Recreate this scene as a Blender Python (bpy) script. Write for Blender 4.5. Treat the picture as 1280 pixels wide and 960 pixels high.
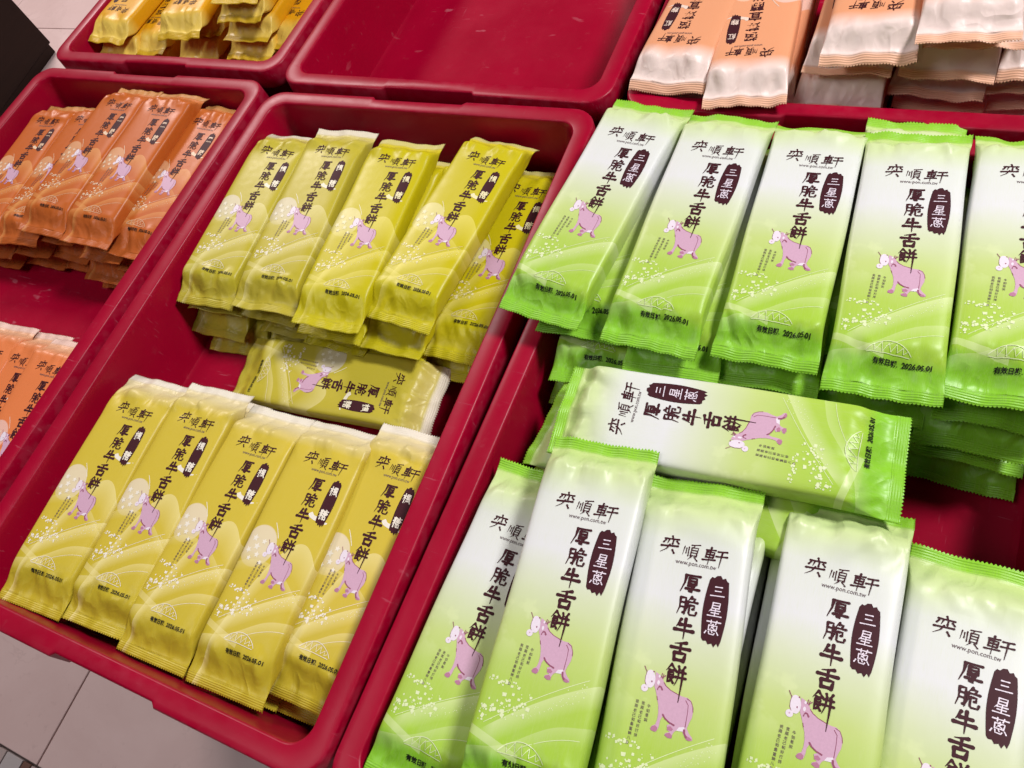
import bpy, math, random
import numpy as np
from mathutils import Matrix, Vector
from mathutils.geometry import delaunay_2d_cdt

for _o in list(bpy.data.objects):
    bpy.data.objects.remove(_o)
scene = bpy.context.scene
col = scene.collection

# ------------------------------------------------------------------ camera
def rodrigues(r):
    r = np.array(r, float); t = np.linalg.norm(r); k = r / t
    K = np.array([[0, -k[2], k[1]], [k[2], 0, -k[0]], [-k[1], k[0], 0]])
    return np.eye(3) + math.sin(t) * K + (1 - math.cos(t)) * K @ K
CAM_R = rodrigues((2.61577422, 0.396978493, -0.480683559))
CAM_C = (0.655644470, -0.515501075, 0.499887932)
CAM_F = 965.38                      # focal length in pixels of a 1280 wide picture
cam_data = bpy.data.cameras.new('camera')
cam = bpy.data.objects.new('camera', cam_data)
col.objects.link(cam)
m = (CAM_R.T @ np.diag([1, -1, -1]))
M4 = Matrix([list(m[0]) + [CAM_C[0]], list(m[1]) + [CAM_C[1]], list(m[2]) + [CAM_C[2]], [0, 0, 0, 1]])
cam.matrix_world = M4
cam_data.sensor_width = 36.0
cam_data.lens = CAM_F / 1280 * 36
cam_data.clip_start = 0.02
cam_data.clip_end = 60
scene.camera = cam

# ------------------------------------------------------------------ light
world = bpy.data.worlds.new('World'); scene.world = world; world.use_nodes = True
bg = world.node_tree.nodes['Background']
bg.inputs[0].default_value = (1.0, 0.93, 0.95, 1); bg.inputs[1].default_value = 0.03

def area_light(name, loc, target, size, power, color):
    d = bpy.data.lights.new(name, 'AREA'); d.shape = 'RECTANGLE'
    d.size, d.size_y = size; d.energy = power; d.color = color
    o = bpy.data.objects.new(name, d); col.objects.link(o)
    o.location = loc
    o.rotation_euler = (Vector(target) - Vector(loc)).to_track_quat('-Z', 'Y').to_euler()
    return o
area_light('shop_ceiling_lamp', (1.80, 0.55, 1.98), (0.45, -0.2, 0), (0.42, 0.42), 70, (1.0, 0.965, 0.965))
area_light('shop_ceiling_panel', (-0.55, -1.15, 2.35), (0.1, -0.5, 0), (1.3, 0.9), 19, (1.0, 0.955, 0.97))
area_light('shop_aisle_panel', (-2.3, 1.9, 2.35), (-2.1, 1.2, -.65), (0.8, 0.8), 95, (1.0, 0.88, 0.85))

vs = scene.view_settings
vs.view_transform = 'Standard'; vs.look = 'None'; vs.gamma = 1.0; vs.exposure = 0.0
vs.use_curve_mapping = False

# ------------------------------------------------------------------ helpers
def tag(o, label=None, cat=None, group=None, kind=None):
    if label: o['label'] = label
    if cat: o['category'] = cat
    if group: o['group'] = group
    if kind: o['kind'] = kind
    return o

def link(name, data, parent=None):
    o = bpy.data.objects.new(name, data); col.objects.link(o)
    if parent is not None: o.parent = parent
    return o

def mesh(name, verts, faces, mats, idx=None, smooth=True, sharp=None):
    me = bpy.data.meshes.new(name)
    me.from_pydata([tuple(map(float, v)) for v in verts], [], faces)
    for mt in (mats if isinstance(mats, (list, tuple)) else [mats]): me.materials.append(mt)
    if idx is not None: me.polygons.foreach_set('material_index', idx)
    me.polygons.foreach_set('use_smooth', [smooth] * len(me.polygons))
    me.update()
    if sharp is not None: me.set_sharp_from_angle(angle=math.radians(sharp))
    return me

def box_mesh(name, lo, hi, mats, bevel=0.0):
    import bmesh
    bm = bmesh.new()
    bmesh.ops.create_cube(bm, size=1)
    for v in bm.verts:
        v.co = Vector([lo[i] + (v.co[i] + .5) * (hi[i] - lo[i]) for i in range(3)])
    if bevel: bmesh.ops.bevel(bm, geom=bm.edges[:], offset=bevel, segments=1, affect='EDGES')
    me = bpy.data.meshes.new(name); bm.to_mesh(me); bm.free()
    me.materials.append(mats)
    return me

# ------------------------------------------------------------------ node helper
class S:
    """a socket with arithmetic"""
    def __init__(s, nt, sock): s.nt, s.k = nt, sock
    def _m(s, op, *a):
        n = s.nt.nodes.new('ShaderNodeMath'); n.operation = op
        for i, v in enumerate((s,) + a):
            if isinstance(v, S): s.nt.links.new(v.k, n.inputs[i])
            else: n.inputs[i].default_value = v
        return S(s.nt, n.outputs[0])
    def __add__(s, o): return s._m('ADD', o)
    __radd__ = __add__
    def __mul__(s, o): return s._m('MULTIPLY', o)
    __rmul__ = __mul__
    def __sub__(s, o): return s._m('SUBTRACT', o)
    def __rsub__(s, o): return (s * -1.0) + o
    def __truediv__(s, o): return s._m('DIVIDE', o)
    def clamp(s): return s._m('MAXIMUM', 0.0)._m('MINIMUM', 1.0)
    def abs(s): return s._m('ABSOLUTE')
    def gt(s, o): return s._m('GREATER_THAN', o)
    def lt(s, o): return s._m('LESS_THAN', o)
    def sin(s): return s._m('SINE')
    def sqrt(s): return s._m('SQRT')
    def step(s, a, b): return ((s - a) * (1.0 / (b - a))).clamp()

def new_mat(name):
    mt = bpy.data.materials.new(name); mt.use_nodes = True
    nt = mt.node_tree
    return mt, nt, nt.nodes['Principled BSDF']

def mixc(nt, fac, a, b):
    n = nt.nodes.new('ShaderNodeMix'); n.data_type = 'RGBA'
    for i, v in ((0, fac), (6, a), (7, b)):
        if isinstance(v, S): nt.links.new(v.k, n.inputs[i])
        elif isinstance(v, (tuple, list)): n.inputs[i].default_value = (*v, 1)
        else: n.inputs[i].default_value = v
    return S(nt, n.outputs[2])

def noise(nt, vec, scale, detail=3, rough=.5, dist=0):
    n = nt.nodes.new('ShaderNodeTexNoise')
    n.inputs['Scale'].default_value = scale; n.inputs['Detail'].default_value = detail
    n.inputs['Roughness'].default_value = rough; n.inputs['Distortion'].default_value = dist
    if vec is not None: nt.links.new(vec, n.inputs['Vector'])
    return S(nt, n.outputs['Fac'])

def objvec(nt, scale=(1, 1, 1), src='Object', rot=(0, 0, 0)):
    tc = nt.nodes.new('ShaderNodeTexCoord'); mp = nt.nodes.new('ShaderNodeMapping')
    mp.inputs['Scale'].default_value = scale; mp.inputs['Rotation'].default_value = rot
    nt.links.new(tc.outputs[src], mp.inputs['Vector'])
    return mp.outputs['Vector']

def bump(nt, bsdf, h, dist, strength=1.0):
    b = nt.nodes.new('ShaderNodeBump'); b.inputs['Distance'].default_value = dist
    b.inputs['Strength'].default_value = strength
    nt.links.new(h.k, b.inputs['Height']); nt.links.new(b.outputs[0], bsdf.inputs['Normal'])

def flat(name, c, rough=.45, spec=.4):
    mt, nt, b = new_mat(name)
    v = noise(nt, objvec(nt), 900, 2)
    cc = mixc(nt, v.step(.3, .7), tuple(x * .93 for x in c), c)
    nt.links.new(cc.k, b.inputs['Base Color'])
    b.inputs['Roughness'].default_value = rough
    b.inputs['Specular IOR Level'].default_value = spec
    return mt

# ------------------------------------------------------------------ materials
def film(name, stops, pale, pale2, hills, sat_streak=0.0, rough=.36, shift=(0, 0)):
    """printed wrapper film; stops = [(y mm, colour)] along the length, UV holds mm / 100"""
    mt, nt, b = new_mat(name)
    uv = nt.nodes.new('ShaderNodeUVMap'); uv.uv_map = 'print'
    sp = nt.nodes.new('ShaderNodeSeparateXYZ'); nt.links.new(uv.outputs[0], sp.inputs[0])
    x = S(nt, sp.outputs[0]) * 100.0; y = S(nt, sp.outputs[1]) * 100.0
    ov = objvec(nt)
    n1 = noise(nt, ov, 32, 2)
    inner = (90.0 - y.abs()).step(0, 25)
    yy = y + (n1 - .5) * 9.0 * inner + x * .10 * (y * -1.0).step(60, 90)
    rp = nt.nodes.new('ShaderNodeValToRGB'); nt.links.new(((yy + 113.0) / 226.0).k, rp.inputs[0])
    el = rp.color_ramp.elements
    st = sorted(stops, key=lambda s: s[0])
    while len(el) < len(st): el.new(0.5)
    for e, (p, c) in zip(el, st):
        e.position = (p + 113) / 226; e.color = (*c, 1)
    c = S(nt, rp.outputs[0])
    y0 = y
    x = x - float(shift[0]); y = y - float(shift[1])      # the picture sits a little higher on some packets
    if hills:
        # round pale hill to the right, pale disc to the left behind the animal
        top = -3.0 - ((x - 15.0) * (x - 15.0)) * .055
        d = top - y
        mh = d.gt(0.0) * (1.0 - d / 26.0).clamp()
        c = mixc(nt, mh * .6, c, pale)
        dx = x + 22.0; dy = y + 14.0
        r = (dx * dx + dy * dy * .8).sqrt()
        mm = (15.5 - r).step(0, .8) * (1.0 - (-18.0 - y).step(0, 18)) 
        c = mixc(nt, mm * .58, c, pale2)
        top2 = -24.0 - ((x + 12.0) * (x + 12.0)) * .012
        d2 = top2 - y
        mh2 = d2.gt(0.0) * (1.0 - d2 / 9.0).clamp()
        c = mixc(nt, mh2 * .35, c, pale)
    else:
        cl = noise(nt, ov, 55, 3, .6)
        mm = cl.step(.54, .62) * (x + y * .0).lt(2.0) * (y + 8.0).step(-30, -5) * (12.0 - y).step(0, 16)
        c = mixc(nt, mm * .35, c, pale)
    # feathery swooshes of the field
    ys = x * .66 - 55.5 - ((x - 2.0) * (x - 2.0)) * .0035
    d = ys - y
    ms = d.gt(0.0) * (1.0 - d / 13.0).clamp() * (x + 27.0).step(0, 7)
    c = mixc(nt, ms * (.7 if hills else .55), c, pale)
    ys2 = x * .45 - 73.0 + (x * .12).sin() * 2.2
    d = ys2 - y
    ms = d.gt(0.0) * (1.0 - d / 10.0).clamp()
    c = mixc(nt, ms * (.45 if hills else .28), c, pale)
    yb = -77.0 - (x + 33.0) * .28
    ms = ((y - yb).abs()).lt(2.4) * x.lt(-2.0)
    c = mixc(nt, ms * .4, c, pale)
    y = y0
    # fine brushed grain of the film
    g = noise(nt, objvec(nt, (2600, 90, 400)), 1, 2)
    c = mixc(nt, (g - .5).abs() * (.35 + sat_streak), c, tuple(v * .8 for v in pale))
    nt.links.new(c.k, b.inputs['Base Color'])
    fr = noise(nt, ov, 120, 3)
    nt.links.new((fr * .16 + (rough - .06)).k, b.inputs['Roughness'])
    b.inputs['Specular IOR Level'].default_value = .30
    ridge = ((y * (2 * math.pi / 1.55)).sin()) * (y.abs() - 104.2).gt(0.0)
    cr = noise(nt, objvec(nt, (110, 60, 110)), 1, 3, .5, .5)
    oi = nt.nodes.new('ShaderNodeObjectInfo'); av = nt.nodes.new('ShaderNodeVectorMath'); av.operation = 'MULTIPLY_ADD'
    nt.links.new(oi.outputs['Location'], av.inputs[0]); av.inputs[1].default_value = (91, 77, 63)
    nt.links.new(objvec(nt, (42, 23, 42)), av.inputs[2])
    r1 = 1.0 - (noise(nt, av.outputs[0], 1, 1, .4, .9) - .5).abs() * 5.0
    r2 = 1.0 - (noise(nt, av.outputs[0], 2.3, 1, .4, .6) - .5).abs() * 5.0
    crumple = (r1.clamp() + r2.clamp() * .28) * (y.abs() - 74.0).step(0, 22) * (106.0 - y.abs()).step(0, 3)
    faint = r1.clamp() * .10
    bump(nt, b, ridge * .24 + crumple * 1.3 + faint + cr * .5 * (.25 + (y.abs() - 60.0).step(0, 40)), .0005, .9)
    return mt

MAROON = (.048, .010, .015)
GREEN_STOPS = [(-113, (.21, .52, .015)), (-90, (.21, .50, .016)), (-83, (.31, .52, .030)), (-50, (.37, .54, .065)),
               (-18, (.48, .59, .19)), (12, (.59, .64, .46)), (34, (.66, .67, .68)), (68, (.64, .67, .62)),
               (86, (.55, .65, .34)), (103, (.46, .60, .20)), (105, (.25, .54, .025)), (113, (.22, .52, .018))]
def simple_stops(top_seal, top_band, main, low, end, lo=86, hi=99):
    return [(-113, end), (-92, end), (-84, low), (-40, main), (20, main), (lo, main), (hi, top_band), (103, top_band), (106, top_seal), (113, top_seal)]
FILM = {
 'green': film('green_film', GREEN_STOPS, (.66, .74, .40), (.72, .74, .66), False, .42),
 'mustard': film('mustard_film', simple_stops((.70, .64, .50), (.54, .46, .12), (.47, .40, .032), (.44, .38, .022), (.44, .37, .03)), (.70, .63, .26), (.72, .66, .58), True, shift=(2, 9)),
 'yellow': film('yellow_film', simple_stops((.58, .52, .18), (.56, .47, .02), (.51, .44, .003), (.48, .43, .003), (.50, .44, .006)), (.72, .64, .14), (.74, .68, .36), True, shift=(2, 9)),
 'lemon': film('lemon_film', simple_stops((.74, .69, .58), (.66, .57, .32), (.56, .435, .038), (.49, .39, .022), (.46, .37, .020), 82, 98), (.76, .67, .30), (.78, .70, .64), True, shift=(2, 9)),
 'orange': film('orange_film', simple_stops((.55, .26, .08), (.56, .17, .045), (.49, .11, .014), (.46, .105, .016), (.45, .105, .02)), (.68, .32, .10), (.72, .45, .25), True, shift=(2, 9)),
 'tangerine': film('tangerine_film', simple_stops((.74, .52, .44), (.70, .38, .22), (.68, .19, .060), (.64, .18, .050), (.60, .16, .045)), (.74, .40, .18), (.75, .60, .55), True, shift=(2, 9)),
 'peach': film('peach_film', simple_stops((.78, .44, .29), (.80, .65, .60), (.70, .305, .155), (.68, .30, .15), (.74, .40, .25), 70, 86), (.78, .56, .42), (.72, .58, .54), True),
 'amber': film('amber_film', simple_stops((.62, .40, .02), (.76, .55, .10), (.70, .34, .005), (.55, .26, .004), (.58, .34, .01), 74, 88), (.68, .46, .08), (.70, .55, .2), True),
}
INK = flat('maroon_ink', MAROON, .5, .15)
INK_BLACK = flat('stamp_ink', (.012, .012, .011), .5, .15)
INK_URL = flat('web_ink', (.12, .075, .085), .5)
COW = flat('pink_print', (.57, .35, .47), .42)
COW_DARK = flat('plum_print', (.27, .075, .13), .42)
COW_WHITE = flat('pale_lilac_print', (.74, .66, .74), .42)
PALE = {k: flat('pale_print_' + k, c, .42) for k, c in dict(green=(.68, .76, .44), mustard=(.78, .73, .56), yellow=(.78, .72, .42),
        lemon=(.80, .75, .64), orange=(.76, .56, .38), tangerine=(.76, .58, .46), peach=(.76, .60, .50), amber=(.72, .56, .2)).items()}

def tray_material():
    mt, nt, b = new_mat('red_tray_plastic')
    ov = objvec(nt)
    big = noise(nt, ov, 7, 4, .6)
    sc = noise(nt, objvec(nt, (30, 420, 60), rot=(0, 0, .5)), 1, 3, .6)
    sc2 = noise(nt, objvec(nt, (380, 26, 60), rot=(0, 0, .2)), 1, 3, .6)
    wear = (sc.step(.66, .72) + sc2.step(.68, .73)).clamp() * big.step(.45, .6)
    c = mixc(nt, big.step(.3, .7), (.275, .0001, .017), (.335, .0002, .023))
    geo = nt.nodes.new('ShaderNodeNewGeometry')
    edge = S(nt, geo.outputs['Pointiness']).step(.52, .60)
    c = mixc(nt, (wear * .26 + edge * .22 * noise(nt, ov, 90, 3).step(.4, .6)).clamp(), c, (.52, .16, .22))
    smear = noise(nt, objvec(nt, (26, 60, 40), rot=(0, 0, .7)), 1, 2, .5).step(.70, .74) * noise(nt, ov, 5, 2).step(.42, .55)
    c = mixc(nt, smear * .32, c, (.55, .20, .26))
    dust = noise(nt, ov, 60, 5, .7).step(.62, .8)
    c = mixc(nt, dust * .10, c, (.42, .2, .22))
    nt.links.new(c.k, b.inputs['Base Color'])
    nt.links.new((.24 + noise(nt, ov, 26, 5, .65) * .26 + wear * .2 + smear * .15).k, b.inputs['Roughness'])
    b.inputs['Specular IOR Level'].default_value = .20
    bump(nt, b, noise(nt, ov, 22, 3) + wear * -.2, .0008, .18)
    return mt
TRAY = tray_material()

def wood_material(name, a, b_):
    mt, nt, b = new_mat(name)
    w = noise(nt, objvec(nt, (3, 3, 40)), 1, 5, .6, .8)
    nt.links.new(mixc(nt, w, a, b_).k, b.inputs['Base Color'])
    b.inputs['Roughness'].default_value = .65; b.inputs['Specular IOR Level'].default_value = .15
    bump(nt, b, w, .001, .3)
    return mt
WOOD = wood_material('dark_wood', (.016, .008, .006), (.030, .014, .010))

def stone_material(name, a, b_, vein):
    mt, nt, b = new_mat(name)
    oi = nt.nodes.new('ShaderNodeObjectInfo')
    tc = nt.nodes.new('ShaderNodeTexCoord'); ad = nt.nodes.new('ShaderNodeVectorMath'); ad.operation = 'MULTIPLY_ADD'
    nt.links.new(oi.outputs['Location'], ad.inputs[0]); ad.inputs[1].default_value = (3.1, 5.7, 2.3)
    nt.links.new(tc.outputs['Object'], ad.inputs[2])
    v = ad.outputs[0]
    n1 = noise(nt, v, 5, 6, .62, .6); n2 = noise(nt, v, 60, 4, .6)
    c = mixc(nt, n1.step(.3, .7), a, b_)
    vn = (noise(nt, v, 3.2, 5, .6, 1.6) - .5).abs()
    c = mixc(nt, (1.0 - vn.step(0, .012)) * .28 * n1.step(.4, .7), c, vein)
    c = mixc(nt, n2.step(.62, .72) * .22, c, vein)
    nt.links.new(c.k, b.inputs['Base Color'])
    nt.links.new((n2 * .15 + .25).k, b.inputs['Roughness'])
    return mt
TILE = stone_material('pink_stone', (.68, .51, .49), (.76, .59, .57), (.44, .31, .29))
GROUT = stone_material('grout', (.13, .10, .09), (.17, .13, .12), (.1, .08, .07))

# ------------------------------------------------------------------ floor
FZ = -0.65
floor = tag(link('floor', mesh('floor_bed', [(-4.5, -3.2, FZ - .006), (3.4, -3.2, FZ - .006), (3.4, 5, FZ - .006), (-4.5, 5, FZ - .006)], [(0, 1, 2, 3)], GROUT)), kind='structure')
TS = .578
tile_me = box_mesh('tile', (.0014, .0014, -.012), (TS - .0014, TS - .0014, 0), TILE, .0009)
rnd = random.Random(4)
for i in range(-7, 7):
    for j in range(0, 10):
        t = link('tile', tile_me, floor); t.location = (-.420 + i * TS, -.851 + j * TS, FZ + rnd.uniform(0, .0006))
for i in range(-7, 7):
    for j in range(0, 3):
        t = link('tile', tile_me, floor); t.location = (-.420 + i * TS, -.851 - .16 - TS * (j + 1), FZ)
stone_cols = [stone_material('mosaic_%d' % i, a, tuple(v * .85 for v in a), tuple(v * .6 for v in a)) for i, a in
              enumerate([(.50, .42, .40), (.56, .52, .52), (.20, .11, .085), (.52, .43, .41), (.15, .17, .19), (.40, .33, .31)])]
rows = [(-.0055, .034, 1), (-.043, .033, 2), (-.0795, .033, 3), (-.116, .040, 4)]
for (dy, h, s) in rows:
    x = -.72; r2 = random.Random(s)
    seq = [0, 1, 2, 3, 5, 4]
    k = 0
    while x < .2:
        w_ = r2.choice([.020, .026, .042, .034])
        mi = (4 if r2.random() < .5 else r2.choice([0, 1, 5])) if s == 2 else r2.choice([0, 1, 2, 3, 5])
        t = link('mosaic_stone', box_mesh('mosaic_stone', (x + .001, -.851 + dy - h + .002, FZ - .01), (x + w_ - .001, -.851 + dy + .003, FZ + .0005), stone_cols[mi], .0008), floor)
        x += w_

# ------------------------------------------------------------------ cabinet and display table
cab = tag(link('cabinet', None), 'dark brown wooden cabinet standing on the pink stone floor beyond the trays', 'cabinet')
cab.location = (-1.770, .785, FZ); cab.rotation_euler = (0, 0, math.radians(6))
link('side_panel', box_mesh('side_panel', (-.55, -2.4, .03), (0, 0, 1.25), WOOD, .002), cab)
link('cabinet_top', box_mesh('cabinet_top', (-.56, -2.42, 1.252), (.012, .012, 1.285), WOOD, .003), cab)
link('plinth', box_mesh('plinth', (-.54, -2.38, .001), (-.006, -.006, .029), WOOD, .001), cab)

tab = tag(link('display_table', None), 'low dark wooden table carrying the red trays', 'table'); tab.location = (.2, 0, FZ)
link('table_top', box_mesh('table_top', (-.59, -.575, .515), (.60, .60, .5475), WOOD, .002), tab)
for sx in (-.5, .52):
    for sy in (-.43, .51):
        link('leg', box_mesh('leg', (sx - .03, sy - .03, .001), (sx + .03, sy + .03, .514), WOOD, .002), tab)

# ------------------------------------------------------------------ trays
TW, TL_ = .398, .598
TRAY_FLOOR = -.088
def tray_loop(d, z, r, notch):
    """rounded rectangle, inset d, corner radius r; the lip of both short sides steps in by notch in the middle"""
    a, b_ = TW / 2 - d, TL_ / 2 - d
    pts = []
    def arc(cx, cy, a0):
        for k in range(9):
            t = math.radians(a0 + 90 * k / 8); pts.append((cx + r * math.cos(t), cy + r * math.sin(t), z))
    nx = [-.056, -.052, -.02, .02, .052, .056]
    arc(a - r, b_ - r, 0)
    for q in reversed(nx): pts.append((q, b_ - (notch if abs(q) < .054 else 0), z))
    arc(-a + r, b_ - r, 90)
    for q in (.15, 0, -.15): pts.append((-a, q, z))
    arc(-a + r, -b_ + r, 180)
    for q in nx: pts.append((q, -b_ + (notch if abs(q) < .054 else 0), z))
    arc(a - r, -b_ + r, 270)
    for q in (-.15, 0, .15): pts.append((a, q, z))
    return pts
def loft(loops, cap_start=False, cap_end=False):
    V = [p for l in loops for p in l]; n = len(loops[0]); F = []
    for i in range(len(loops) - 1):
        for k in range(n):
            k2 = (k + 1) % n
            F.append((i * n + k, i * n + k2, (i + 1) * n + k2, (i + 1) * n + k))
    if cap_start: F.append(tuple(reversed(range(n))))
    if cap_end: F.append(tuple((len(loops) - 1) * n + k for k in range(n)))
    return V, F
NT = .0035
rim_loops = [tray_loop(.0150, -.0235, .018, NT), tray_loop(.0006, -.0238, .0255, NT), tray_loop(.0000, -.0230, .026, NT), tray_loop(.0010, -.0017, .0255, NT),
             tray_loop(.0016, -.0005, .0252, NT), tray_loop(.0027, 0, .0248, NT), tray_loop(.0065, .0002, .0235, 0), tray_loop(.0168, .0001, .018, 0),
             tray_loop(.0179, -.0004, .0175, 0), tray_loop(.0185, -.0014, .0172, 0), tray_loop(.0190, -.006, .017, 0)]
V, F = loft(rim_loops); rim_me = mesh('tray_rim', V, F, TRAY, sharp=50)
basin = [tray_loop(.0158, -.0230, .0176, 0), tray_loop(.026, -.0985, .015, 0), tray_loop(.029, -.1005, .013, 0)]
Vo, Fo = loft(basin, cap_end=True)
inn = [tray_loop(.0190, -.006, .017, 0), tray_loop(.0212, -.030, .016, 0), tray_loop(.0262, TRAY_FLOOR + .007, .0145, 0), tray_loop(.0276, TRAY_FLOOR + .0025, .014, 0), tray_loop(.032, TRAY_FLOOR, .012, 0)]
Vi, Fi = loft(inn, cap_end=True)
Fo = [tuple(reversed(f)) for f in Fo]
n0 = len(Vo)
basin_me = mesh('tray_basin', Vo + Vi, [tuple(reversed(f)) for f in Fo] + [tuple(i + n0 for i in f) for f in Fi], TRAY, sharp=40)
TRAYS = {   # centre x, back edge y, yaw
 'Y': (.200, .000, 0), 'O': (-.2105, .0175, -.6), 'G': (.6075, -.0055, -1.4),
 'T': (-.2010, .6270, -.8), 'E': (.2080, .6060, -.9), 'P': (.6150, .5990, -.3),
}
TRAY_LABEL = {
 'Y': 'red plastic tray filled with yellow packets', 'O': 'red plastic tray filled with orange packets',
 'G': 'red plastic tray filled with green and white packets', 'T': 'red plastic tray with amber yellow packets turned upside down',
 'E': 'empty red plastic tray with scuffed bare floor', 'P': 'red plastic tray with peach coloured packets turned upside down'}
for k, (x, yback, yaw) in TRAYS.items():
    t = tag(link('red_tray', None), TRAY_LABEL[k], 'tray', 'red plastic trays on the display table')
    t.location = (x, yback - TL_ / 2, 0); t.rotation_euler = (0, 0, math.radians(yaw))
    link('rim', rim_me, t); link('basin', basin_me, t)

# ------------------------------------------------------------------ printed artwork, flat, in millimetres (y up towards the brand name)
BRUSH = {   # strokes on a 100 x 100 square, y down
'厚': ['18,12 92,10', '22,12 18,50 2,94 t', '38,24 38,52', '38,24 76,23 75,53', '38,38 75,38', '38,52 75,52', '36,62 74,61 58,71', '58,70 58,92 46,86', '26,77 95,76'],
'脆': ['12,14 12,60 3,94 t', '12,14 38,13 38,90 30,84', '13,36 37,36', '13,58 37,58', '66,3 48,28 t', '62,12 84,12 76,28', '46,30 97,29', '50,30 48,62 38,94 t', '60,46 84,45 83,64 76,62', '60,46 60,84 66,91 94,89 97,74'],
'牛': ['32,8 14,44 t', '26,34 82,32', '5,60 97,58', '54,3 54,98 t'],
'舌': ['76,6 22,16 t', '3,36 97,34', '50,12 50,57', '24,58 28,94', '24,58 78,57 73,94', '28,90 74,89'],
'餅': ['24,3 2,37 t', '24,6 46,30', '16,32 36,32', '14,42 38,42 37,65', '14,42 14,88 28,78', '15,53 37,53', '15,64 37,64', '28,70 42,88', '58,7 64,24', '88,5 78,24', '50,34 95,33', '48,58 99,57', '62,26 62,60 50,96 t', '82,26 82,90 80,165 t'],
'奕': ['48,2 52,13', '14,20 86,17', '38,20 32,46 t', '58,20 58,46', '20,28 12,42', '76,28 88,40', '4,62 88,54', '46,50 34,76 8,97 t', '64,78 76,95'],
'順': ['8,26 3,74 t', '20,34 20,64', '32,26 34,78', '44,14 92,7', '62,14 56,27', '48,28 48,77', '48,28 84,26 80,76', '50,42 80,42', '50,56 80,56', '48,73 80,72', '54,80 36,98 t', '70,80 90,99'],
'軒': ['6,20 48,15', '10,30 10,60', '10,30 44,28 42,60', '10,44 43,44', '10,60 42,60', '-2,78 54,71', '27,2 25,102 t', '58,20 98,15', '54,48 103,43', '78,18 76,110 t'],
'三': ['28,20 72,18', '32,48 70,46', '8,82 96,76'],
'星': ['28,6 28,42', '28,6 74,5 72,42', '28,24 72,23', '28,42 72,41', '26,50 12,68 t', '24,58 82,56', '28,74 76,73', '8,94 96,92', '52,46 52,94'],
'蔥': ['6,12 94,10', '32,2 34,24', '68,2 64,24', '50,26 42,34', '24,36 26,68', '24,36 76,35 74,68', '26,66 74,66', '56,40 34,60 t', '42,46 64,60', '14,76 8,92', '30,76 34,92 64,94 68,84', '48,72 54,82', '80,74 92,90'],
'楓': ['4,28 40,26', '22,4 22,96', '20,34 4,66 t', '24,38 38,52', '50,10 50,60 40,94 t', '50,10 86,9 88,70 100,92', '60,22 78,20', '60,36 60,56', '60,36 80,35 79,56', '60,56 79,56', '69,24 69,74', '58,78 82,74'],
'糖': ['8,12 14,28', '36,10 28,28', '2,40 42,39', '22,6 22,96', '20,44 4,74 t', '25,46 40,62', '68,2 72,11', '48,16 98,14', '50,16 50,58 42,94 t', '60,28 86,27 86,49', '54,38 96,37', '60,49 86,48', '72,20 72,66', '60,68 60,94', '60,68 86,67 85,94', '60,92 86,92'],
}
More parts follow.
